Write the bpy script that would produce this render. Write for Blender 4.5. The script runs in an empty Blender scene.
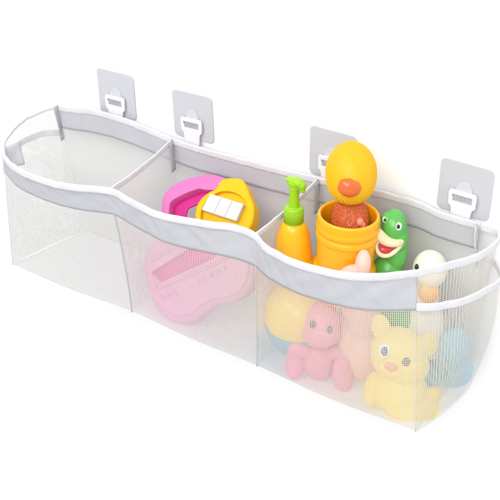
import bpy, bmesh, math, random
from mathutils import Vector, Matrix, noise
random.seed(4)
S = bpy.context.scene
COL = S.collection
PI = math.pi

# ------------------------------------------------------------------ camera
F = 1067.72                                   # focal length in photo pixels (500 px wide)
YAW, PITCH, ROLL = 0.610479, 0.532106, -0.023063
EYE = Vector((0.97335, -0.973696, 0.563086))
fw = Vector((-math.sin(YAW)*math.cos(PITCH), math.cos(YAW)*math.cos(PITCH), -math.sin(PITCH)))
rt0 = Vector((math.cos(YAW), math.sin(YAW), 0)); up0 = rt0.cross(fw)
rt = rt0*math.cos(ROLL)+up0*math.sin(ROLL)
up = up0*math.cos(ROLL)-rt0*math.sin(ROLL)
CAMROT = Matrix((rt, up, -fw)).transposed()
cam = bpy.data.cameras.new('camera'); co = bpy.data.objects.new('camera', cam); COL.objects.link(co)
co.matrix_world = Matrix.Translation(EYE) @ CAMROT.to_4x4()
cam.sensor_width = 36; cam.lens = F/500*36; cam.clip_start = .01; cam.clip_end = 100
S.camera = co

def at(px, py, y):
    d = fw*F + rt*(px-250) + up*(250-py)
    return EYE + d*((y-EYE.y)/d.y)
def depth(p): return (p-EYE).dot(fw)

# ------------------------------------------------------------------ materials
def lin(h):
    c = [int(h[i:i+2], 16)/255 for i in (0, 2, 4)]
    return tuple(x/12.92 if x <= .04045 else ((x+.055)/1.055)**2.4 for x in c)+(1,)
def mat(name, hexc, rough=.4, sss=0., spec=.5, var=.06, bump=0., bscale=600, coat=0., trans=0.):
    m = bpy.data.materials.new(name); m.use_nodes = True
    nt = m.node_tree; b = nt.nodes['Principled BSDF']
    c = lin(hexc)
    b.inputs['Roughness'].default_value = rough
    b.inputs['Specular IOR Level'].default_value = spec
    if coat: b.inputs['Coat Weight'].default_value = coat; b.inputs['Coat Roughness'].default_value = .15
    if sss:
        b.inputs['Subsurface Weight'].default_value = sss
        b.inputs['Subsurface Radius'].default_value = (1, .6, .4)
        b.inputs['Subsurface Scale'].default_value = .006
    tc = nt.nodes.new('ShaderNodeTexCoord')
    n = nt.nodes.new('ShaderNodeTexNoise'); n.inputs['Scale'].default_value = 60; n.inputs['Detail'].default_value = 5
    nt.links.new(tc.outputs['Object'], n.inputs['Vector'])
    mx = nt.nodes.new('ShaderNodeMix'); mx.data_type = 'RGBA'
    mx.inputs['A'].default_value = tuple(x*(1-var) for x in c[:3])+(1,)
    mx.inputs['B'].default_value = tuple(min(1, x*(1+var)) for x in c[:3])+(1,)
    nt.links.new(n.outputs['Fac'], mx.inputs['Factor'])
    nt.links.new(mx.outputs['Result'], b.inputs['Base Color'])
    if bump:
        n2 = nt.nodes.new('ShaderNodeTexNoise'); n2.inputs['Scale'].default_value = bscale; n2.inputs['Detail'].default_value = 3
        nt.links.new(tc.outputs['Object'], n2.inputs['Vector'])
        bp = nt.nodes.new('ShaderNodeBump'); bp.inputs['Strength'].default_value = bump; bp.inputs['Distance'].default_value = .001
        nt.links.new(n2.outputs['Fac'], bp.inputs['Height']); nt.links.new(bp.outputs['Normal'], b.inputs['Normal'])
    if trans:
        tr = nt.nodes.new('ShaderNodeBsdfTranslucent'); tr.inputs['Color'].default_value = c
        ms = nt.nodes.new('ShaderNodeMixShader'); ms.inputs[0].default_value = trans
        out = nt.nodes['Material Output']
        nt.links.new(b.outputs[0], ms.inputs[1]); nt.links.new(tr.outputs[0], ms.inputs[2]); nt.links.new(ms.outputs[0], out.inputs[0])
    return m
M = dict(
    wall=mat('white_wall', 'fafafa', .9, spec=.1, var=.004),
    net=mat('mesh_thread', 'e3e3e2', .7, spec=.2, var=.02, trans=.5),
    base=mat('bottom_fabric', 'fafafa', .8, spec=.15, var=.02, bump=.3, bscale=900, trans=.5),
    band=mat('band_fabric', 'cbccd2', .75, spec=.2, var=.04, bump=.25, bscale=900, trans=.2),
    tape=mat('tape_fabric', 'dcdce0', .8, spec=.15, var=.10, bump=.7, bscale=1100),
    seam=mat('seam_thread', 'b9b9b9', .8, spec=.1),
    seamw=mat('seam_white', 'dcdcde', .8, spec=.1),
    plate=mat('clear_plate', 'd0d2d8', .18, spec=.6, var=.03, bump=.08, bscale=90, trans=.15),
    emboss=mat('clear_emboss', 'c9cbd1', .25, spec=.6, var=.02),
    clip=mat('white_clip', 'e4e4e8', .3, var=.01),
    insert=mat('clip_insert', 'b4b6b9', .3, spec=.8, var=.25),
    orange=mat('orange_vinyl', 'ffba1a', .3, .12, var=.03, coat=.1),
    potc=mat('orange_pot_vinyl', 'fdb314', .36, .12, var=.03, coat=.05),
    green_pump=mat('lime_plastic', '93c814', .3, .1, var=.03),
    chick=mat('yellow_rubber', 'f2b806', .45, .15, var=.04),
    beak=mat('beak_rubber', 'd2642a', .3, .1, var=.05, coat=.2),
    neck=mat('neck_rubber', 'c65c2c', .42, .1, var=.12),
    foot=mat('foot_rubber', 'e08a76', .4, .1),
    croc=mat('green_vinyl', '57b04c', .32, .1, var=.05, coat=.15),
    cream=mat('cream_vinyl', 'ead6b0', .38, .15, var=.05),
    mouth=mat('mouth_paint', 'a5281f', .4),
    tongue=mat('tongue_paint', 'd93a34', .3, coat=.3),
    eyew=mat('eye_white', 'f4f4ee', .3), eyeb=mat('eye_black', '0b0b0b', .2), eyeg=mat('eye_grey', '54565f', .25),
    duck=mat('cream_duck_vinyl', 'efe8d8', .38, .15, var=.04),
    duckb=mat('pale_duck_vinyl', 'd2d7da', .4, .15, var=.04),
    bill=mat('bill_paint', 'f0b565', .4),
    pinkl=mat('pink_plastic', 'dc74b4', .5, .1, spec=.25, var=.03),
    magenta=mat('magenta_plastic', 'cc1c88', .5, .05, spec=.3, var=.04),
    bean=mat('pale_pink_plastic', 'f0b0d0', .5, .12, spec=.3, var=.03),
    beand=mat('slot_pink_plastic', 'ea4fa6', .38, .05, var=.05),
    yel=mat('yellow_plastic', 'e9b600', .5, .08, spec=.25, var=.03),
    key=mat('white_key_plastic', 'd2d2d2', .5, spec=.3, var=.02), keyline=mat('key_gap', 'a9a9a6', .6),
    monkey=mat('pink_vinyl', 'f09db8', .45, .15, var=.06),
    peach=mat('peach_vinyl', 'f3c2b4', .45, .2, var=.06),
    bear=mat('pale_yellow_vinyl', 'f8dd74', .45, .15, var=.06),
    snout=mat('snout_paint', 'e99a68', .4),
    ball=mat('ball_yellow', 'ffdd5c', .3, .12, var=.08, coat=.25),
    ballb=mat('ball_blue', '4fb2d8', .35, .08, var=.04),
    blue=mat('sky_blue_vinyl', '93cbe8', .42, .12, var=.05),
)

# ------------------------------------------------------------------ helpers
def link(name, me, m, parent=None, smooth=True):
    if isinstance(me, bmesh.types.BMesh):
        bm = me; me = bpy.data.meshes.new(name); bm.normal_update(); bm.to_mesh(me); bm.free()
    o = bpy.data.objects.new(name, me); COL.objects.link(o)
    if m: me.materials.append(m)
    if smooth:
        for p in me.polygons: p.use_smooth = True
    if parent: o.parent = parent
    return o
def empty(name, label, cat, loc=(0, 0, 0), rot=None, group=None):
    o = bpy.data.objects.new(name, None); COL.objects.link(o); o.empty_display_size = .01
    mw = Matrix.Translation(Vector(loc))
    if rot is not None: mw = mw @ rot.to_4x4()
    o.matrix_world = mw
    o['label'] = label; o['category'] = cat
    if group: o['group'] = group
    return o
def cr(pts, n, closed=False):
    """Catmull-Rom resample of a list of vectors to n points."""
    P = [Vector(p) for p in pts]; k = len(P); out = []
    segs = k if closed else k-1
    for i in range(n):
        t = i/(n if closed else n-1)*segs
        s = min(int(t), segs-1); f = t-s
        if closed: a, b, c, d = (P[(s+j-1) % k] for j in range(4))
        else: a, b, c, d = (P[max(0, min(k-1, s+j-1))] for j in range(4))
        out.append(.5*((2*b)+(c-a)*f+(2*a-5*b+4*c-d)*f*f+(3*b-a-3*c+d)*f**3))
    return out
def curve(pts, n=240):
    """function of u in 0..1 over listed (u, x, y, z) knots"""
    us = [p[0] for p in pts]; P = [Vector(p[1:]) for p in pts]
    def fn(u):
        u = min(max(u, us[0]), us[-1])
        for s in range(len(us)-1):
            if u <= us[s+1]: break
        f = (u-us[s])/(us[s+1]-us[s])
        a, b, c, d = P[max(0, s-1)], P[s], P[s+1], P[min(len(P)-1, s+2)]
        def tan(i):
            i0, i1 = max(0, i-1), min(len(P)-1, i+1)
            return (P[i1]-P[i0])/(us[i1]-us[i0])
        h = us[s+1]-us[s]; m0, m1 = tan(s)*h, tan(s+1)*h
        return (2*f**3-3*f*f+1)*b+(f**3-2*f*f+f)*m0+(-2*f**3+3*f*f)*c+(f**3-f*f)*m1
    return fn
def net(name, fn, lu, lv, parent, pitch=.0022, t=.36, m='net', label=None):
    """woven mesh cloth with real holes over the surface fn(u, v); lu, lv its size in metres"""
    nu, nv = max(4, round(lu/pitch)), max(4, round(lv/pitch))
    us = [x for i in range(nu) for x in (i/nu, (i+t)/nu)]+[1-1e-6, 1]
    vs = [x for i in range(nv) for x in (i/nv, (i+t)/nv)]+[1-1e-6, 1]
    us[-2] = 1-(1-t)*.0-1e-4; vs[-2] = 1-1e-4
    verts = [fn(u, v) for v in vs for u in us]; w = len(us); faces = []
    for j in range(len(vs)-1):
        for i in range(w-1):
            if i % 2 and j % 2: continue
            a = j*w+i; faces.append((a, a+1, a+w+1, a+w))
    me = bpy.data.meshes.new(name); me.from_pydata([tuple(v) for v in verts], [], faces)
    return link(name, me, M[m], parent)
def sheet(name, fn, nu, nv, m, parent, thick=.0008):
    verts = [fn(i/nu, j/nv) for j in range(nv+1) for i in range(nu+1)]; w = nu+1
    faces = [(j*w+i, j*w+i+1, (j+1)*w+i+1, (j+1)*w+i) for j in range(nv) for i in range(nu)]
    me = bpy.data.meshes.new(name); me.from_pydata([tuple(v) for v in verts], [], faces)
    o = link(name, me, M[m], parent)
    md = o.modifiers.new('thickness', 'SOLIDIFY'); md.thickness = thick; md.offset = 0
    return o
def sweep(name, pts, section, m, parent, wob=0., upv=Vector((0, 0, 1)), seed=0, cap=True, pucker=0.):
    """section: list of (lateral, vertical) offsets"""
    bm = bmesh.new(); rings = []; n = len(pts)
    for i, p in enumerate(pts):
        t = (pts[min(i+1, n-1)]-pts[max(i-1, 0)]).normalized()
        la = t.cross(upv)
        la = la.normalized() if la.length > 1e-4 else Vector((1, 0, 0))
        ve = la.cross(t).normalized()
        q = p*70+Vector((seed*3.1, 0, 0))
        w1, w2, w3 = noise.noise(q)*wob, noise.noise(q+Vector((9, 4, 1)))*wob, (1+noise.noise(q*2.3)*wob*120)*(1+pucker*math.cos(PI*i/2))
        rings.append([bm.verts.new(p+la*(a*w3+w1)+ve*(b+w2)) for a, b in section])
    k = len(section)
    for i in range(n-1):
        for j in range(k):
            bm.faces.new((rings[i][j], rings[i][(j+1) % k], rings[i+1][(j+1) % k], rings[i+1][j]))
    if cap:
        bm.faces.new(rings[0]); bm.faces.new(rings[-1][::-1])
    bmesh.ops.recalc_face_normals(bm, faces=bm.faces)
    return link(name, bm, M[m], parent)
def rr(w, h, r, n=5, cx=0, cy=0):
    out = []
    for k, (sx, sy) in enumerate(((1, 1), (-1, 1), (-1, -1), (1, -1))):
        for i in range(n):
            a = PI/2*(k+i/(n-1))
            out.append((cx+sx*(w/2-r)+r*math.cos(a), cy+sy*(h/2-r)+r*math.sin(a)))
    return out
TAPE = rr(.0040, .0088, .0016, 5, 0, -.0030)
THREAD = [(.0006*math.cos(a*PI/4), .0006*math.sin(a*PI/4)) for a in range(8)]
PIPING = [(.0008*math.cos(a*PI/4), .0011*math.sin(a*PI/4)) for a in range(8)]

# ------------------------------------------------------------------ wall
bm = bmesh.new()
vs_ = [bm.verts.new(p) for p in ((-5, .0005, -4), (6, .0005, -4), (6, .0005, 4), (-5, .0005, 4))]
bm.faces.new(vs_)
w_ = link('wall', bm, M['wall'], None, False); w_['kind'] = 'structure'

# ------------------------------------------------------------------ the mesh organizer
H = -.188
bag = empty('toy_organizer', 'long white mesh organizer with three open compartments hanging from four wall hooks', 'toy organizer', (.3, -.07, H))
bag_off = Vector((.3, -.07, H))
def L(p): return Vector(p)-bag_off
rim_f = curve([(0, .017, -.144, 0), (.05, .042, -.165, 0), (.11, .073, -.179, 0), (.165, .101, -.184, 0), (.23, .14, -.185, 0),
               (.28, .168, -.179, 0), (1/3, .211, -.164, 0), (.39, .247, -.171, 0), (.44, .278, -.177, 0), (.49, .304, -.178, 0), (.56, .349, -.168, 0),
               (.62, .385, -.157, 0), (2/3, .412, -.161, 0), (.70, .432, -.174, 0), (.74, .450, -.180, 0), (.79, .478, -.185, 0), (.84, .510, -.183, 0),
               (.89, .539, -.176, 0), (.95, .566, -.159, 0), (1, .590, -.136, 0)])
bot_f = curve([(0, -.010, -.134, H), (.17, .095, -.139, H), (1/3, .203, -.136, H), (.5, .30, -.143, H), (2/3, .40, -.145, H), (.83, .504, -.152, H), (1, .608, -.149, H)])
def wr(p, a=.0010, s=28):      # soft cloth wrinkles
    return noise.noise(p*s)*a+noise.noise(p*s*2.7+Vector((5, 1, 2)))*a*.5
def front(u, v):
    a, b = bot_f(u), rim_f(u)
    p = a.lerp(b, v); k = v**1.35
    p.y = a.y+(b.y-a.y)*k-.004*math.sin(PI*v)*abs(math.sin(3*PI*u))
    p.x = a.x+(b.x-a.x)*v**1.1
    p.y += wr(p)*math.sin(PI*v)
    return p
FW = .66
fp = net('front_panel', lambda u, v: L(front(u, v)), FW, .19, bag, t=.345)
def fband(u, v):
    bw = (.030+.012*min(1, u*1.6))/.188
    vv = 1-bw*(1-v)
    p = front(u, vv)
    t = (rim_f(min(1, u+.004))-rim_f(max(0, u-.004))); n = Vector((t.y, -t.x, 0)).normalized()
    p = p+n*(.0004+.0008*(1-v)+wr(p+Vector((3, 3, 3)), .0010, 34)*(1-v)+(.0016*noise.noise(Vector((u*75+v*4, v*.8, 2)))+.0012*noise.noise(Vector((u*28-v*2, v*1.5, 7))))*math.sin(PI*(.12+.88*(1-v))))
    return L(p)
sheet('fabric_band', fband, 260, 10, 'band', fp)
sweep('rim_tape', [L(rim_f(i/840)+Vector((0, 0, .001))) for i in range(841)], TAPE, 'tape', fp, .0006, seed=1, pucker=.10)
sweep('bottom_seam', [L(bot_f(i/120)) for i in range(121)], THREAD, 'seamw', fp, .0002)
for u, mm, sec in ((0, 'seamw', THREAD), (1/3, 'seam', THREAD), (2/3, 'net', THREAD), (1, 'net', [(a*.75, b*.75) for a, b in THREAD])):
    s_ = sweep('vertical_seam', [L(front(u, i/40)+Vector((.0, -.0012, 0))) for i in range(0, 34)], sec, mm, fp, .0003, upv=Vector((1, 0, 0)))

def shade_stitches(name, fn, n, side, dz, parent, m='seam'):  # grey stitch dashes, also painting the thin shadow along the tape's lower edge
    bm = bmesh.new()
    for i in range(n):
        p, q = fn((i+.2)/n), fn((i+.75)/n); d = (q-p); nr = Vector((d.y, -d.x, 0)).normalized()*side
        c = (p+q)/2+nr*.0024+Vector((0, 0, dz)); r = bmesh.ops.create_icosphere(bm, subdivisions=1, radius=1)
        rot = Matrix((d.normalized(), nr, Vector((0, 0, 1)))).transposed().to_4x4()
        bmesh.ops.transform(bm, matrix=Matrix.Translation(L(c)) @ rot @ Matrix.Diagonal((d.length*.5, .0006, .0004, 1)), verts=r['verts'])
    return link(name, bm, M[m], parent)
shade_stitches('stitch_shade', rim_f, 210, 1, -.0048, fp)
rim_b = curve([(0, -.013, -.012, .000), (.05, .016, -.012, .003), (.1, .048, -.012, .008), (.19, .106, -.012, .008), (.25, .141, -.012, .004), (.35, .205, -.012, -.003),
               (.5, .297, -.012, -.003), (.65, .397, -.012, .000), (.77, .469, -.012, .004), (.87, .529, -.012, .005), (.93, .557, -.012, .000), (1, .603, -.010, -.002)])
bot_b = curve([(0, .014, -.008, H), (.35, .205, -.008, H), (.65, .397, -.008, H), (1, .604, -.008, H)])
def back(u, v):
    a, b = bot_b(u), rim_b(u); p = a.lerp(b, v); p.y -= .003*math.sin(PI*v); p.y += wr(p, .0008)*math.sin(PI*v)
    return p
bp_ = net('back_panel', lambda u, v: L(back(u, v)), .62, .19, bag, pitch=.0019, t=.46)
def bband(u, v):
    p = back(u, 1-(.030/.188)*(1-v)); p.y -= .0003+.001*(1-v)-wr(p, .0010, 30)*(1-v); return L(p)
sheet('fabric_band', bband, 200, 8, 'band', bp_)
sweep('rim_tape', [L(rim_b(i/760)+Vector((0, 0, .001))) for i in range(761)], TAPE, 'tape', bp_, .0007, seed=2, pucker=.10)
shade_stitches('stitch_shade', rim_b, 190, 1, -.0048, bp_)  # same dashes draw thread plus shadow line under the back tape
# bottom
def bottom(u, v):
    a, b = bot_f(u), bot_b(u); p = a.lerp(b, v); p.z -= .002*math.sin(PI*v)*abs(math.sin(3*PI*u)); return p
bt = sheet('bottom_panel', lambda u, v: L(bottom(u, v)), 90, 20, 'base', bag)
# dividers
for u, ub in ((1/3, .318), (2/3, .655)):
    def div(s, v, u=u, ub=ub):
        top = rim_b(ub).lerp(rim_f(u), s); top.z -= .004*math.sin(PI*s)
        bo = bot_b(ub if ub < .5 else .66).lerp(bot_f(u), s)
        p = bo.lerp(top, v); p.y = bo.y+(top.y-bo.y)*(v**1.35); p.x -= (.014 if u > .5 else .003)*math.sin(PI*s**.75)*math.sin(PI*v**.6)+wr(p)*math.sin(PI*s)
        return p
    dv = net('divider', lambda s, v, div=div: L(div(s, v)), .155, .188, bag)
    sweep('rim_tape', [L(div(i/50, 1)+Vector((0, 0, .001))) for i in range(1, 51)], rr(.0026, .0075, .0012, 5, 0, -.0025), 'tape', dv, .0005, seed=u)
    # short fabric tab where the divider meets the back band
    sheet('corner_tab', lambda s, v, div=div: L(div(.01+s*.07, 1-.22*v)+Vector((.0022, 0, 0))), 4, 10, 'band', dv)
# end panels and their outside pockets
ends = {
 'l': dict(rim=[(0, -.013, -.010, 0), (.2, -.022, -.028, -.001), (.45, -.025, -.062, -.001), (.75, -.013, -.100, -.001), (.9, .0, -.124, 0), (1, .017, -.144, 0)],
           bot=[(0, .014, -.008, H), (.5, -.004, -.065, H), (1, -.010, -.134, H)],
           poc=[(0, -.010, -.012, -.036), (.2, -.030, -.030, -.036), (.45, -.036, -.062, -.037), (.75, -.022, -.105, -.036), (1, .013, -.142, -.036)], out=-1),
 'r': dict(rim=[(0, .603, -.010, -.002), (.15, .622, -.014, -.001), (.32, .632, -.034, -.001), (.52, .631, -.064, 0), (.76, .615, -.101, 0), (1, .590, -.136, 0)],
           bot=[(0, .604, -.008, H), (.3, .619, -.040, H), (.5, .622, -.065, H), (.75, .618, -.105, H), (1, .608, -.149, H)],
           poc=[(0, .606, -.010, -.037), (.15, .628, -.020, -.036), (.33, .645, -.047, -.036), (.5, .643, -.068, -.036), (.7, .634, -.098, -.036), (.88, .617, -.131, -.036), (1, .601, -.147, -.036)], out=1)}
for key, e in ends.items():
    fr, fb, fo = curve(e['rim']), curve(e['bot']), curve(e['poc']); sg = e['out']
    def endp(s, v, fr=fr, fb=fb, sg=sg):
        a, b = fb(s), fr(s); p = a.lerp(b, v)
        # the seams with the front panel stay shared
        q = front(0 if sg < 0 else 1, v); w = max(0, (s-.6)/.4); w = w*w*(3-2*w)
        p = p.lerp(q, w) if w > 0 else p
        p.x += wr(p)*math.sin(PI*s); return p
    ep = net('end_panel', lambda s, v: L(endp(s, v)), .175, .188, bag, pitch=.0025, t=.23)
    sweep('rim_tape', [L(endp(i/90, 1)+Vector((0, 0, .001))) for i in range(91)], rr(.0028, .0094 if sg > 0 else .004, .0012, 5, 0, -.0028), 'tape', ep, .0006, seed=sg)
    # inner fabric folds at the corners
    if sg < 0:
        sheet('corner_fold', lambda s, v: L(Vector((.017+.004*s, -.144+.027*s, .001-.033*v-.003*s))+Vector((.0016, .0, 0))*math.sin(v*5+s*3)), 6, 8, 'tape', ep)
        sheet('corner_fold', lambda s, v: L(Vector((-.012+.002*s+.004*v+wr(Vector((s, v, 1)), .002, 4), -.012-.011*s*(1-.3*v), .003-.050*v))), 6, 12, 'band', ep)
    else:
        sheet('corner_fold', lambda s, v: L(Vector((.600+.004*v+.003*s+wr(Vector((s, v, 1)), .003, 4), -.014-.009*s*(1+.4*math.sin(v*5)), .001-.052*v))), 6, 12, 'tape', ep)
    def pk(s, v, fo=fo, fb=fb, sg=sg):
        a, b = fb(s)+Vector((sg*.0022, 0, 0)), fo(s)
        p = a.lerp(b, v); p.x += sg*.009*math.sin(PI*v)*math.sin(PI*s)
        vv = 1-(.036/.188); q = front(0 if sg < 0 else 1, v*vv)+Vector((sg*.0015, -.0005, 0)); w = max(0, (s-.7)/.3); w = w*w*(3-2*w)
        p = p.lerp(q, w) if w > 0 else p
        p.x += wr(p, .0015)*math.sin(PI*s)
        return p
    po = net('side_pocket', lambda s, v: L(pk(s, v)), .185, .155, bag, t=.24)
    sweep('rim_tape', [L(pk(i/90, 1)+Vector((0, 0, .001))) for i in range(91)], rr(.0026, .0092, .0012, 5, 0, -.0028), 'tape', po, .0006, seed=sg+5)

# ------------------------------------------------------------------ slabs (thick plates with an outline)
def offs(pts, d):
    n = len(pts); out = []
    for i in range(n):
        t = (pts[(i+1) % n]-pts[i-1]); t.normalize()
        out.append(pts[i]+Vector((-t.y, t.x))*d)
    return out
def ccw(pts):
    a = sum(pts[i-1].x*pts[i].y-pts[i].x*pts[i-1].y for i in range(len(pts)))
    return pts if a > 0 else pts[::-1]
def slab(name, outer, T, bev, m, parent, holes=(), hdepth=None, z0=0., dome=0., closed_back=True):
    """outer: closed 2-D outline (x, y), front face at z0 looking +z, thickness T; holes: outlines cut hdepth deep"""
    bm = bmesh.new(); outer = ccw([Vector(p[:2]) for p in outer]); n = len(outer)
    prof = [(bev*(1-math.sin(a)), -bev*(1-math.cos(a))) for a in [PI/2*k/6 for k in range(7)]]     # front: inset, z
    prof = [(bev*(1-math.sin(PI/2*k/6)), -bev*(1-math.cos(PI/2*k/6))) for k in range(7)]
    bb = min(bev, T*.45)
    prof += [(bb*(1-math.cos(PI/2*k/4)), -T+bb*(1-math.sin(PI/2*k/4))) for k in range(5)]
    rings = [[bm.verts.new((p.x, p.y, z0+z)) for p in offs(outer, ins)] for ins, z in prof]
    for a, b in zip(rings, rings[1:]):
        for i in range(n): bm.faces.new((a[i], b[i], b[(i+1) % n], a[(i+1) % n]))
    def fill(loops):
        es = []
        for l in loops:
            for i in range(len(l)):
                e = bm.edges.get((l[i], l[(i+1) % len(l)])) or bm.edges.new((l[i], l[(i+1) % len(l)])); es.append(e)
        bmesh.ops.triangle_fill(bm, edges=es, use_beauty=True, use_dissolve=False)
    hl = []
    for h in holes:
        h = ccw([Vector(p[:2]) for p in h]); k = len(h); hb = .0010
        hp = [(-hb*(1-math.sin(PI/2*j/3)), -hb*(1-math.cos(PI/2*j/3))) for j in range(3, -1, -1)]
        hp = [(-hb, 0), (-hb*.3, -hb*.3), (0, -hb), (0, -(hdepth or T))]
        hr = [[bm.verts.new((p.x, p.y, z0+z)) for p in offs(h, ins)] for ins, z in hp]
        for a, b in zip(hr, hr[1:]):
            for i in range(k): bm.faces.new((a[i], a[(i+1) % k], b[(i+1) % k], b[i]))
        hl.append(hr[0])
    fill([rings[0]]+hl)
    if closed_back: fill([rings[-1]])
    bmesh.ops.recalc_face_normals(bm, faces=bm.faces)
    o = link(name, bm, M[m], parent)
    md = o.modifiers.new('normals', 'WEIGHTED_NORMAL'); md.weight = 80; md.keep_sharp = False
    return o
def box(bm, x0, x1, y0, y1, z0, z1, bev=.0006):
    r = bmesh.ops.create_cube(bm, size=1)
    for v in r['verts']:
        v.co = Vector(((x0+x1)/2+v.co.x*(x1-x0), (y0+y1)/2+v.co.y*(y1-y0), (z0+z1)/2+v.co.z*(z1-z0)))
    if bev: bmesh.ops.bevel(bm, geom=list({e for v in r['verts'] for e in v.link_edges}), offset=bev, segments=2, affect='EDGES', profile=.5)

# ------------------------------------------------------------------ adhesive hooks (local x right, y up, z out of the wall)
WALLROT = Matrix(((1, 0, 0), (0, 0, -1), (0, 1, 0)))
WALLROT = Matrix((Vector((1, 0, 0)), Vector((0, 0, 1)), Vector((0, -1, 0)))).transposed()
def make_hook(label):
    t = empty('adhesive_hook', label, 'wall hook', (0, 0, 0), WALLROT, 'adhesive hooks along the back of the organizer')
    slab('plate', rr(.0615, .0615, .0062, 7, 0, .0315), .0016, .0006, 'plate', t, z0=.0020)
    arc = [(.0105*math.cos(PI*i/16), .0255+.0150*math.sin(PI*i/16)) for i in range(17)]+[(-.0105, .010), (.0105, .010)]
    slab('boss', [Vector(p) for p in arc], .0018, .0007, 'emboss', t, z0=.0036)
    out = [(-.0165, .0265), (-.0145, .0300), (.0145, .0300), (.0165, .0265), (.0160, .0130), (.0125, .0095), (.0110, -.004), (.0075, -.0075), (-.0075, -.0075), (-.0110, -.004), (-.0125, .0095), (-.0160, .0130)]
    win = [(-.0115, .0165), (.0115, .0165), (.0115, .0245), (-.0115, .0245)]
    c = slab('clip', [Vector(p) for p in out], .0032, .0009, 'clip', t, holes=[win], hdepth=.0022, z0=.0068)
    bm = bmesh.new(); box(bm, -.0114, .0114, .0166, .0244, .0043, .0050, 0)
    rnd = random.Random(3)
    for k in range(9):
        x = -.0108+k*.0024; box(bm, x, x+.0011, .0172+rnd.random()*.0008, .0238-rnd.random()*.001, .0050, .0060, .0002)
    link('insert', bm, M['insert'], c, False)
    return t
def copy_tree(o, parent=None):
    c = o.copy(); COL.objects.link(c)
    if parent: c.parent = parent
    for ch in list(o.children): copy_tree(ch, c)
    return c
hook0 = make_hook('leftmost clear square adhesive hook, above the empty compartment')
spots = [(.0862, .0038, 0, None), (.2112, .0006, .015, 'clear square adhesive hook above the first mesh divider, near the pink arch'),
         (.4120, -.002, -.015, 'clear square adhesive hook partly hidden behind the bumpy yellow chick head'),
         (.5770, -.001, -.03, 'rightmost clear square adhesive hook, at the pocketed corner of the organizer')]
for i, (x, z, a, lab) in enumerate(spots):
    o = hook0 if i == 0 else copy_tree(hook0)
    o.matrix_world = Matrix.Translation((x, 0, z)) @ WALLROT.to_4x4() @ Matrix.Rotation(a, 4, 'Z')
    if lab: o['label'] = lab

# ------------------------------------------------------------------ soft toys: ellipsoids grown into one skin
class Toy:
    """local frame tipped back towards the viewer; lengths in photo pixels at the toy's distance"""
    def __init__(s, name, bx, by, y, label, cat, rot=None, lean=0., turn=0.):
        s.lean = lean; s.turn = turn
        s.o = at(bx, by, y); s.k = depth(s.o)/F; s.bx, s.by = bx, by
        s.e = empty(name, label, cat, s.o, CAMROT if rot is None else rot)
    def p(s, px, py, dz=0):
        z = (dz+s.lean*(s.by-py)+s.turn*(px-s.bx))*s.k; f = s.k-z/F
        return Vector(((px-250)*f-(s.bx-250)*s.k, (250-py)*f-(250-s.by)*s.k, z))
    def blob(s, name, els, m, parent=None, voxel=.0011, it=5, label=None):
        bm = bmesh.new()
        for e in els:
            px, py, dz, rx, ry, rz = e[:6]; a = math.radians(e[6]) if len(e) > 6 else 0
            r = bmesh.ops.create_icosphere(bm, subdivisions=4, radius=1)
            mt = Matrix.Translation(s.p(px, py, dz)) @ Matrix.Rotation(-a, 4, 'Z') @ Matrix.Diagonal((rx*s.k, ry*s.k, rz*s.k, 1))
            if len(e) > 7: mt = Matrix.Translation(s.p(px, py, dz)) @ Matrix.Rotation(-a, 4, 'Z') @ Matrix.Rotation(math.radians(e[7]), 4, 'X') @ Matrix.Diagonal((rx*s.k, ry*s.k, rz*s.k, 1))
            bmesh.ops.transform(bm, matrix=mt, verts=r['verts'])
        o = link(name, bm, M[m], parent or s.e)
        if voxel:
            md = o.modifiers.new('skin', 'REMESH'); md.mode = 'VOXEL'; md.voxel_size = voxel; md.use_smooth_shade = True
            if it:
                ms = o.modifiers.new('smooth', 'SMOOTH'); ms.factor = .5; ms.iterations = it
        return o
    def eye(s, px, py, dz, r, m='eyeg', white=0, name='eye', sy=1.15):
        if white: 
            w = s.blob(name, [(px, py, dz, white, white*1.25, white*.5)], 'eyew', voxel=0)
            s.blob('pupil', [(px, py+.3, dz+white*.32, r, r*1.3, white*.3)], m, w, voxel=0)
        else: s.blob(name, [(px, py, dz, r, r*sy, r*.6)], m, voxel=0)
def lathe(name, prof, m, parent, n=64, cap=True):
    bm = bmesh.new(); rings = []
    for r, z in prof: rings.append([bm.verts.new((r*math.cos(2*PI*i/n), r*math.sin(2*PI*i/n), z)) for i in range(n)])
    for a, b in zip(rings, rings[1:]):
        for i in range(n): bm.faces.new((a[i], a[(i+1) % n], b[(i+1) % n], b[i]))
    if cap: bm.faces.new(rings[0][::-1]); bm.faces.new(rings[-1])
    bmesh.ops.recalc_face_normals(bm, faces=bm.faces)
    return link(name, bm, M[m], parent)
def sm(prof, n=60):
    return [(max(0.00005, v.x), v.y) for v in cr([Vector((a, b, 0)) for a, b in prof], n)]

# pink seated toy animal against the front mesh
t = Toy('toy_monkey', 320, 384, -.123, 'pink rubber toy animal sitting with its feet out behind the front mesh', 'bath toy', lean=.5)
t.blob('body', [(322, 323, 0, 17.5, 22, 17), (321, 333, 5, 19, 15, 16), (319, 358, -3, 17, 21, 13), (320, 368, 0, 14, 12.5, 12), (304, 350, -2, 9, 8, 9), (336, 352, 1, 9, 8, 9),
                (297, 347, -4, 10, 11, 10, -20), (345, 350, 2, 9.5, 13, 10, 20), (303, 311, -5, 4, 6, 4), (341, 318, -5, 3.5, 5, 4)], 'monkey', it=3)
for fx, fy, fz, fr in ((296, 360.5, -2, 8), (343, 373.5, 17, -4)):
    t.blob('foot', [(fx, fy, fz, 10.5, 19, 7, fr), (fx, fy-8, fz-3, 9.5, 10, 8, fr)], 'monkey', it=3)
t.eye(312.5, 324.5, 16.5, 3.2); t.eye(329.5, 329.5, 18.6, 3.2)
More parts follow.
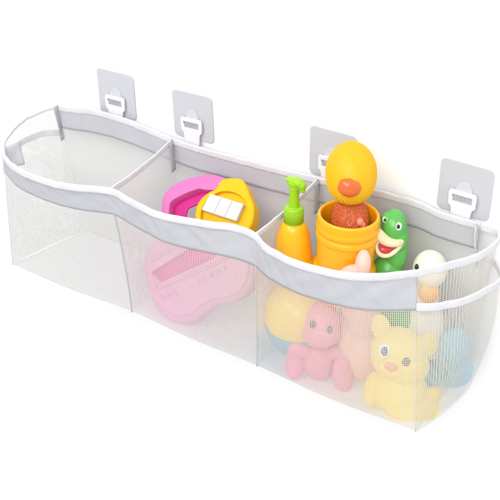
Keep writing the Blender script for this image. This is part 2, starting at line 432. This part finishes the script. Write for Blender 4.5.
t.blob('nose', [(318, 333, 19.5, 1.6, 1.2, 1), (321, 334, 19.5, 1.6, 1.2, 1)], 'snout', voxel=0)
t.blob('mouth', [(319, 340.5, 19.2, 6, .7, .8, 12)], 'beak', voxel=0)
# yellow bear in the front right corner
t = Toy('toy_bear', 404, 426, -.136, 'pale yellow rubber bear with round ears behind the front right corner of the mesh', 'bath toy', lean=.28)
t.blob('body', [(399, 352, -8, 29, 25, 20, 22), (400, 361, -6, 30, 22, 19, 20), (380.5, 327, -6, 9.5, 13, 6, -12), (427, 345, -6, 10.5, 13, 7, 28), (391, 368, 10, 13, 9, 8, 18),
                (400, 391, -10, 28, 25, 18, 15), (373, 388, -13, 9.5, 18, 8, 12), (381, 398, -12, 10, 9, 8), (407, 408.5, -2, 24, 15.5, 11, 14), (428, 407, -4, 11, 14, 10, -10), (433, 395, -6, 8.5, 9, 8)], 'bear', it=3)
t.eye(384.5, 351, 10, 3.7, white=5.8); t.eye(406, 361.5, 13, 4.2)
t.blob('nose', [(391, 367, 17, 7, 4.5, 3.2, 18)], 'snout', voxel=0)
# ball with a blue bowl
o_ = at(298, 313, -.103); k_ = depth(o_)/F; R_ = 35.5*k_
tb = empty('toy_ball', 'yellow domed toy ball with a blue base behind the front mesh', 'bath toy', (o_.x, o_.y, o_.z-R_), Matrix.Rotation(math.radians(2), 3, 'Y'))
lathe('dome', [(max(.00005, R_*.985*math.cos(a)), R_+R_*.985*math.sin(a)) for a in [-.40+(PI/2+.40)*i/40 for i in range(41)]], 'ball', tb)
lathe('base', [(R_*.35, -R_*.10), (R_*.55, -R_*.11), (R_*.66, -R_*.06), (R_*.80, R_*.12), (R_*.90, R_*.34), (R_*.945, R_*.56), (R_*.955, R_*.63), (R_*.945, R_*.66), (R_*.90, R_*.66)], 'ballb', tb)
# peach toy poking up a paw
t = Toy('toy_pig', 362, 381, -.106, 'peach pink rubber toy with one stubby paw poking above the front rim', 'bath toy', lean=.30)
t.blob('body', [(364, 350, -4, 21, 31, 16), (364, 312, -6, 20, 28, 15), (350, 335, -6, 13, 30, 11), (349, 303, -6, 10, 16, 10), (362, 289, 22, 11, 20, 10), (363, 264, 36, 7.5, 14, 7.5, 4), (351, 272, 36, 11, 7, 7, -15), (360, 276, 32, 10, 10, 8)], 'peach')
# green long necked toy
t = Toy('toy_crocodile', 392, 330, -.070, 'green toy crocodile with an open cream snout beside the orange pot', 'bath toy', lean=.36)
t.blob('body', [(394, 225, 0, 12.5, 16, 12), (387, 219, 2, 6, 7, 7), (398, 236, -1, 10.5, 16, 12), (396, 252, -3, 11.5, 18, 12), (388, 270, -4, 15, 19, 14), (390, 298, -8, 20, 28, 17), (402, 318, -8, 17, 20, 15), (400, 342, -14, 16, 26, 13)], 'croc')
def jaw(name, pts, dz, th, m, holes=(), hd=None, parent=None, bev=2.2):
    f = lambda ps, n: [Vector((v.x, v.y)) for v in cr([(*t.p(*p, dz+t.lean*(p[1]-245))[:2], 0) for p in ps], n, True)]
    return slab(name, f(pts, 70), th*t.k, bev*t.k, m, parent or t.e, holes=[f(h, 40) for h in holes], hdepth=hd and hd*t.k, z0=t.p(388, 245, dz).z)
mo = [(379.5, 243), (378.6, 248.5), (382, 253), (388, 253.6), (393.5, 250), (397, 246.5), (390, 243)]
lj = jaw('lower_jaw', [(376, 241), (375.3, 249), (378, 255), (384.5, 258.2), (392, 256.5), (399, 251), (403, 245.5), (402, 241), (390, 239)], 12.5, 15, 'cream', [mo], 2.6, bev=1.8)
jaw('mouth', [(378.5, 242), (377.6, 249), (381.5, 254), (388.5, 254.5), (394, 251), (398, 246.5), (390, 242)], 10.6, 1.5, 'mouth', parent=lj, bev=.4)
t.blob('tongue', [(384.2, 249.6, 11.2, 5.2, 3.3, 2.2, 8)], 'tongue', lj, voxel=0)
jaw('upper_jaw', [(370.6, 226), (372.6, 223.6), (376.5, 224.6), (383, 230), (389.5, 236.2), (396, 239), (402.5, 239.2), (404.6, 242), (402, 245.6), (396, 247.4), (389, 247), (383, 244.8), (377.6, 241), (374, 235.5)], 17, 15, 'cream', bev=3.6)
t.eye(398.3, 226.2, 11.2, 1.9, 'eyeb', white=3.3); t.eye(384.8, 219.5, 7.4, 1.5, 'eyeb', white=2.3)
# cream duck
t = Toy('toy_duck', 428, 345, -.052, 'cream toy duck head peeking over the right end rim', 'bath toy', lean=.42)
t.blob('body', [(430, 269, 0, 17, 19, 16), (426, 296, -4, 13, 18, 13), (424, 325, -6, 20, 32, 17)], 'duck')
t.blob('bill', [(429, 292, 10, 10.5, 11, 7, 10)], 'bill', it=2)
t.eye(416.6, 267, 10, 1.9, 'eyeb', sy=1.6); t.eye(437, 279, 12.5, 2.0, 'eyeb')
# blue toy by the right end
t = Toy('toy_whale', 450, 388, -.058, 'sky blue rubber toy with a domed back and brim in the right end corner', 'bath toy', lean=.35)
t.blob('body', [(454, 351, 0, 17, 24, 12, 14), (455, 366, 1, 18, 17, 12, 5), (434, 374, -8, 12, 15, 10, 15), (424, 384, -10, 14, 10, 9)], 'blue')
t.blob('brim', [(455, 373, 2, 19.5, 9, 14.5, -20), (458, 378, 2, 15, 9, 12.5, -25)], 'blue')
# orange soap bottle with a lime pump
o_ = at(293, 261, -.100); k_ = depth(o_)/F; v_ = k_/math.cos(PITCH)
tb = empty('pump_bottle', 'orange toy soap bottle with a lime green pump top', 'toy bottle', o_, Matrix.Rotation(math.radians(1), 3, 'Y') @ Matrix.Rotation(math.radians(8), 3, 'Z'))
lathe('bottle', sm([(12*k_, -20*v_), (16*k_, -17*v_), (18*k_, -6*v_), (20*k_, -2*v_), (21.3*k_, 1*v_), (21.4*k_, 3*v_), (20.0*k_, 4.5*v_), (19.2*k_, 6*v_), (19.0*k_, 8*v_), (18.2*k_, 14*v_), (16.9*k_, 23*v_), (14.8*k_, 31*v_), (12.2*k_, 36.5*v_), (8.6*k_, 39.5*v_), (7*k_, 40*v_)], 90), 'orange', tb)
pm = lathe('pump', [(9.2*k_, 38.5*v_), (9.6*k_, 39*v_), (9.6*k_, 52*v_), (9.2*k_, 53*v_), (6*k_, 53.4*v_), (5.2*k_, 53.8*v_), (5.0*k_, 54.5*v_), (4.8*k_, 70*v_), (4.8*k_, 74*v_), (3*k_, 75*v_)], 'green_pump', tb)
ng = bmesh.new()
for k in range(30):                                    # grip ribs round the collar
    a = 2*PI*k/30; r = bmesh.ops.create_cube(ng, size=1)
    bmesh.ops.transform(ng, matrix=Matrix.Rotation(a, 4, 'Z') @ Matrix.Translation((9.6*k_, 0, 45.5*v_)) @ Matrix.Diagonal((.4*k_, .9*k_, 11*v_, 1)), verts=r['verts'])
link('collar_ribs', ng, M['green_pump'], pm)
def skin(name, els, m, parent, voxel=.0009, it=4):
    bm = bmesh.new()
    for c, rad, rot in els:
        r = bmesh.ops.create_icosphere(bm, subdivisions=4, radius=1)
        bmesh.ops.transform(bm, matrix=Matrix.Translation(Vector(c)) @ rot.to_4x4() @ Matrix.Diagonal((*rad, 1)), verts=r['verts'])
    o = link(name, bm, M[m], parent)
    md = o.modifiers.new('skin', 'REMESH'); md.mode = 'VOXEL'; md.voxel_size = voxel; md.use_smooth_shade = True
    ms = o.modifiers.new('smooth', 'SMOOTH'); ms.factor = .5; ms.iterations = it+3
    return o
I3 = Matrix.Identity(3); RY = lambda a: Matrix.Rotation(math.radians(a), 3, 'Y')
skin('nozzle', [((0, 0, 75.5*v_), (6.6*k_, 5.6*k_, 4.6*k_), I3), ((3.5*k_, 0, 76.8*v_), (7.2*k_, 5.4*k_, 4.6*k_), RY(12)), ((-5*k_, 0, 78*v_), (5*k_, 3.6*k_, 2.8*k_), RY(-12)), ((8*k_, 0, 74.5*v_), (4.2*k_, 4.2*k_, 4.8*k_), RY(20)), ((9*k_, 0, 71*v_), (2.8*k_, 2.8*k_, 3.6*k_), I3), ((0, 0, 71*v_), (5.2*k_, 5.2*k_, 5*k_), I3)], 'green_pump', pm)
# orange pot
o_ = at(344.5, 266, -.085); k_ = depth(o_)/F; v_ = k_/math.cos(PITCH)
tp = empty('toy_pot', 'round orange toy pot with a ridged rim holding the bumpy chick', 'toy pot', o_, Matrix.Rotation(math.radians(3), 3, 'Y'))
lathe('pot', sm([(22*k_, -30*v_), (26*k_, -28*v_), (27.5*k_, -14*v_), (28.2*k_, -4*v_), (31.4*k_, -1*v_), (31.6*k_, 1.5*v_), (30*k_, 4*v_), (28.6*k_, 6*v_), (28.6*k_, 10*v_), (29*k_, 22*v_), (29.4*k_, 30*v_), (30.6*k_, 31*v_), (30.9*k_, 33*v_), (30.4*k_, 35*v_), (29.4*k_, 36*v_), (29.6*k_, 38*v_), (31*k_, 39.5*v_), (31.2*k_, 42*v_),
      (30.6*k_, 44*v_), (30.6*k_, 48*v_), (30.2*k_, 51*v_), (28.8*k_, 52.2*v_), (27.2*k_, 51.5*v_), (26.6*k_, 48*v_), (26.4*k_, 30*v_), (25*k_, 4*v_), (10*k_, 2*v_)], 240), 'potc', tp)
# chick
t = Toy('toy_chick', 347, 236, -.084, 'yellow bumpy toy chick with an orange beak standing in the orange pot', 'bath toy', lean=.25)
def bumpy(name, c, rad, m, nub, cnt, parent, prof=None, stretch=1., zmin=-1, zmax=1, jit=0.):
    """an egg covered with small raised nubs"""
    bm = bmesh.new()
    r = bmesh.ops.create_icosphere(bm, subdivisions=5, radius=1)
    def egg(v):
        w = prof(v.y) if prof else 1
        return Vector((c[0]+v.x*rad[0]*w, c[1]+v.y*rad[1], c[2]+v.z*rad[2]*w))
    for v in bm.verts: v.co = egg(v.co)
    tm = bmesh.new(); bmesh.ops.create_icosphere(tm, subdivisions=1, radius=1)
    tv = [v.co.copy() for v in tm.verts]; tf = [[v.index for v in f.verts] for f in tm.faces]; tm.free()
    g = PI*(3-math.sqrt(5)); rn = random.Random(7)
    for i in range(cnt):
        y = 1-2*(i+.5)/cnt
        if not zmin <= y <= zmax: continue
        q = math.sqrt(1-y*y); a = g*i+rn.uniform(-jit, jit)
        v = Vector((math.cos(a)*q, y, math.sin(a)*q))
        if v.z < -.55: continue
        p = egg(v); nrm = Vector((v.x/rad[0], v.y/rad[1], v.z/rad[2])).normalized()
        ty = Vector((rn.uniform(-jit, jit)*3, 1, rn.uniform(-jit, jit)*2)); tx = ty.cross(nrm).normalized(); rot = Matrix((tx, nrm.cross(tx), nrm)).transposed()
        vv = [bm.verts.new(p+rot @ Vector((w.x*nub, w.y*nub*stretch, w.z*nub*.85))) for w in tv]
        for f in tf: bm.faces.new([vv[j] for j in f])
    return link(name, bm, M[m], parent)
k = t.k
hd = bumpy('head', t.p(351.2, 173, 4), (24.8*k, 31*k, 24*k), 'chick', 1.05*k, 1500, t.e, lambda y: 1-.03*max(0, y)**2+.10*max(0, -y)**2)
t.blob('beak', [(349.5, 187, 27, 11.5, 9.8, 6, 4), (348.5, 185, 28.5, 8.5, 6.5, 5)], 'beak', hd)
bumpy('body', t.p(350, 222, 0), (18.3*k, 27*k, 18*k), 'neck', .95*k, 1100, t.e, lambda y: 1.0, 2.4, -1, 1, .15)
t.blob('foot', [(360, 222, 17, 3.6, 4.5, 3), (363, 225, 16, 3, 3.5, 3)], 'foot', it=2)

# ------------------------------------------------------------------ plastic toys of the middle compartment
class Plane:
    def __init__(s, bx, by, y, nrm, roll=0):
        s.o = at(bx, by, y); n = Vector(nrm).normalized(); x = Vector((1, 0, 0)); x = (x-n*x.dot(n)).normalized(); yv = n.cross(x)
        s.R = Matrix((x, yv, n)).transposed()
    def l(s, px, py, z=0):
        """photo pixel -> local xy on the plane raised z"""
        d = fw*F+rt*(px-250)+up*(250-py); n = s.R.col[2]
        q = EYE+d*(((s.o+n*z-EYE).dot(n))/d.dot(n)); q = s.R.transposed() @ (q-s.o)
        return Vector((q.x, q.y))
    def out(s, pts, n=90, z=0):
        return [Vector((v.x, v.y)) for v in cr([(*s.l(*p, z), 0) for p in pts], n, True)]
    def poly(s, pts, z=0, r=.003, k=4):
        P = [s.l(*p, z) for p in pts]; out = []; n = len(P)
        for i in range(n):
            a, b, c = P[i-1], P[i], P[(i+1) % n]; u, w = (a-b).normalized(), (c-b).normalized()
            rr_ = min(r, (a-b).length*.4, (c-b).length*.4)
            s0, s1 = b+u*rr_, b+w*rr_
            for j in range(k+1):
                f = j/k; out.append((1-f)**2*s0+2*f*(1-f)*b+f*f*s1)
        return out
# lower pale pink bean-shaped toy
pl = Plane(185, 322, -.128, (0.05, -.93, .36))
te = empty('pink_sorter', 'pale pink bean shaped plastic toy with a magenta slot behind the middle front mesh', 'plastic toy', pl.o, pl.R)
slot = pl.poly([(152, 272), (192, 247), (217, 250), (216, 257.5), (161, 282.5)], r=.003)
BO = pl.out([(147, 250), (142, 265), (143.5, 283), (149, 300), (158, 314), (171, 323.5), (184, 325.5), (195, 321.5), (205, 312.5), (218, 306), (233, 302.5), (245, 294), (252, 280), (253.5, 264), (250, 250), (225, 236), (200, 230), (170, 231), (154, 238)], 120)
bd = slab('body', BO, .030, .0095, 'bean', te, holes=[slot], hdepth=.006)
face = offs(ccw([Vector(p) for p in BO]), .0062)
fy0 = min(p.y for p in face); fy1 = max(p.y for p in face)
face = [Vector((p.x, p.y+.0065*(1-(p.y-fy0)/(fy1-fy0))**2)) for p in face]
slab('face_plate', face, .0040, .0022, 'bean', te, holes=[slot], hdepth=.0040, z0=.0026, closed_back=False)
slab('slot_floor', offs(ccw(slot), -.0005), .001, .0002, 'beand', te, z0=-.0052)
bm = bmesh.new()
def bar(bm, a, b, w, h):
    a, b = pl.l(*a), pl.l(*b); d = (b-a); ln = d.length; an = math.atan2(d.y, d.x)
    mt = Matrix.Translation(((a.x+b.x)/2, (a.y+b.y)/2, .0026)) @ Matrix.Rotation(an, 4, 'Z')
    bm2 = [[bm.verts.new(mt @ Vector((x, y, z))) for x, y in rr(ln-2*i, w-2*i, (w-2*i)*.48, 4)] for i, z in ((0, -h*.2), (0, h*.3), (w*.16, h*.75), (w*.33, h))]
    for p, q in zip(bm2, bm2[1:]):
        for i in range(len(p)): bm.faces.new((p[i], p[(i+1) % len(p)], q[(i+1) % len(p)], q[i]))
    bm.faces.new(bm2[-1])
for a, b in (((157, 289), (228, 258.5)), ((228, 258.5), (231, 248)), ((152, 261), (180, 244.5)), ((151.5, 271), (158, 287))): bar(bm, a, b, .0034, .0032)
link('raised_border', bm, M['bean'], te)
bm = bmesh.new(); rn = random.Random(2)
for i in range(6):
    x = 191+i*6.4; y = 286-i*3.3-(.4*i*i*.12); bar(bm, (x, y), (x+4.6, y-1.6+rn.uniform(-1, 1)), .0024, .0024)
    if i % 2: bar(bm, (x+1.5, y-3), (x+4, y+1.5), .0019, .0024)
for i in range(3):
    x = 162+i*6; y = 298-i*2.4; bar(bm, (x, y), (x+4.5, y-2.2), .0022, .0024); bar(bm, (x+.5, y-3.5), (x+4.5, y+2), .0019, .0024)
link('embossed_marks', bm, M['bean'], te)
# upper pink arch
pl = Plane(190, 200, -.080, (0.1, -.72, .68))
te = empty('pink_arch', 'bright pink arched plastic toy with a magenta recess leaning behind the yellow one', 'plastic toy', pl.o, pl.R)
outer = pl.out([(161, 206), (162, 197), (168, 188), (178, 181.5), (192, 176.5), (207, 173.5), (219, 175.5), (229, 182), (236, 196), (238, 215), (234, 234), (222, 242), (206, 242), (198, 236), (188, 238), (176, 240), (165, 235), (161, 222)], 110)
rec = pl.poly([(169.5, 203), (174, 199), (186, 193), (199, 188.3), (205, 190), (219, 190), (222, 215), (217, 230), (189, 231), (188, 221), (171, 226), (168.5, 216)], r=.004)
slab('body', outer, .026, .005, 'pinkl', te, holes=[rec], hdepth=.014, closed_back=False)
opn = pl.poly([(186.5, 216), (188, 209), (197, 205), (211, 204), (212, 218), (207, 229), (187.5, 229)], z=-.0135, r=.003)
slab('recess', offs(ccw(rec), -.0004), .002, .0003, 'magenta', te, holes=[opn], hdepth=.0019, z0=-.0125, closed_back=False)
# yellow toy with three white keys
pl = Plane(225, 205, -.092, (0.12, -.70, .70))
te = empty('yellow_keyboard', 'bright yellow rounded plastic toy with three white keys leaning on the pink arch', 'plastic toy', pl.o, pl.R)
outer = pl.out([(194.6, 219), (195.5, 208), (200, 199), (207.5, 192.5), (215.5, 188), (219, 181.5), (225.5, 178), (234, 177.6), (241.5, 179), (246, 185.5), (249.5, 195), (253.5, 205), (253.5, 217), (249, 229), (238, 237), (222, 239), (206, 236), (197, 229)], 110)
rim = pl.out([(200.5, 217), (202.5, 207), (210, 197.5), (221, 191.5), (234, 192.5), (243.5, 199), (247, 209), (244, 221), (236, 229.5), (222, 232.5), (209, 229), (202.5, 223.5)], 90)
slab('body', outer, .024, .0032, 'yel', te, holes=[rim], hdepth=.007)
slab('tray', offs(ccw(rim), -.0004), .002, .0003, 'yel', te, z0=-.006)
c4 = [(210.5, 193.5), (243.5, 203.8), (236, 221), (201.3, 209.6)]
z1 = .0015
kb = slab('key_panel', pl.poly(c4, z1, r=.0015), .007, .0008, 'key', te, z0=z1)
bm = bmesh.new()
for f in (.345, .665):
    a, b = [pl.l(c4[i][0]+(c4[j][0]-c4[i][0])*f, c4[i][1]+(c4[j][1]-c4[i][1])*f, z1) for i, j in ((0, 1), (3, 2))]
    d = (b-a)*.94; c = (a+b)/2; r = bmesh.ops.create_cube(bm, size=1)
    bmesh.ops.transform(bm, matrix=Matrix.Translation((c.x, c.y, z1)) @ Matrix.Rotation(math.atan2(d.y, d.x), 4, 'Z') @ Matrix.Diagonal((d.length, .0007, .0006, 1)), verts=r['verts'])
link('key_gap', bm, M['keyline'], kb, False)

# ------------------------------------------------------------------ light: a bright white studio
w = bpy.data.worlds.new('World'); S.world = w; w.use_nodes = True
bg = w.node_tree.nodes['Background']; bg.inputs[0].default_value = (1, 1, 1, 1); bg.inputs[1].default_value = .86
def area(name, loc, tgt, size, power, col=(1, 1, 1)):
    l = bpy.data.lights.new(name, 'AREA'); l.shape = 'DISK'; l.size = size; l.energy = power; l.color = col
    o = bpy.data.objects.new(name, l); COL.objects.link(o); o.location = loc
    o.rotation_euler = (Vector(tgt)-Vector(loc)).to_track_quat('-Z', 'Y').to_euler()
area('key_softbox', (-.35, -2.0, 2.3), (.3, 0, -.05), 1.0, 30, (1, .99, .97))
area('front_softbox', (1.3, -2.2, 1.6), (.35, 0, -.1), 1.6, 42)
vs = S.view_settings; vs.view_transform = 'Standard'; vs.look = 'None'; vs.exposure = 0; vs.gamma = 1
S.cycles.max_bounces = 10; S.cycles.transparent_max_bounces = 16
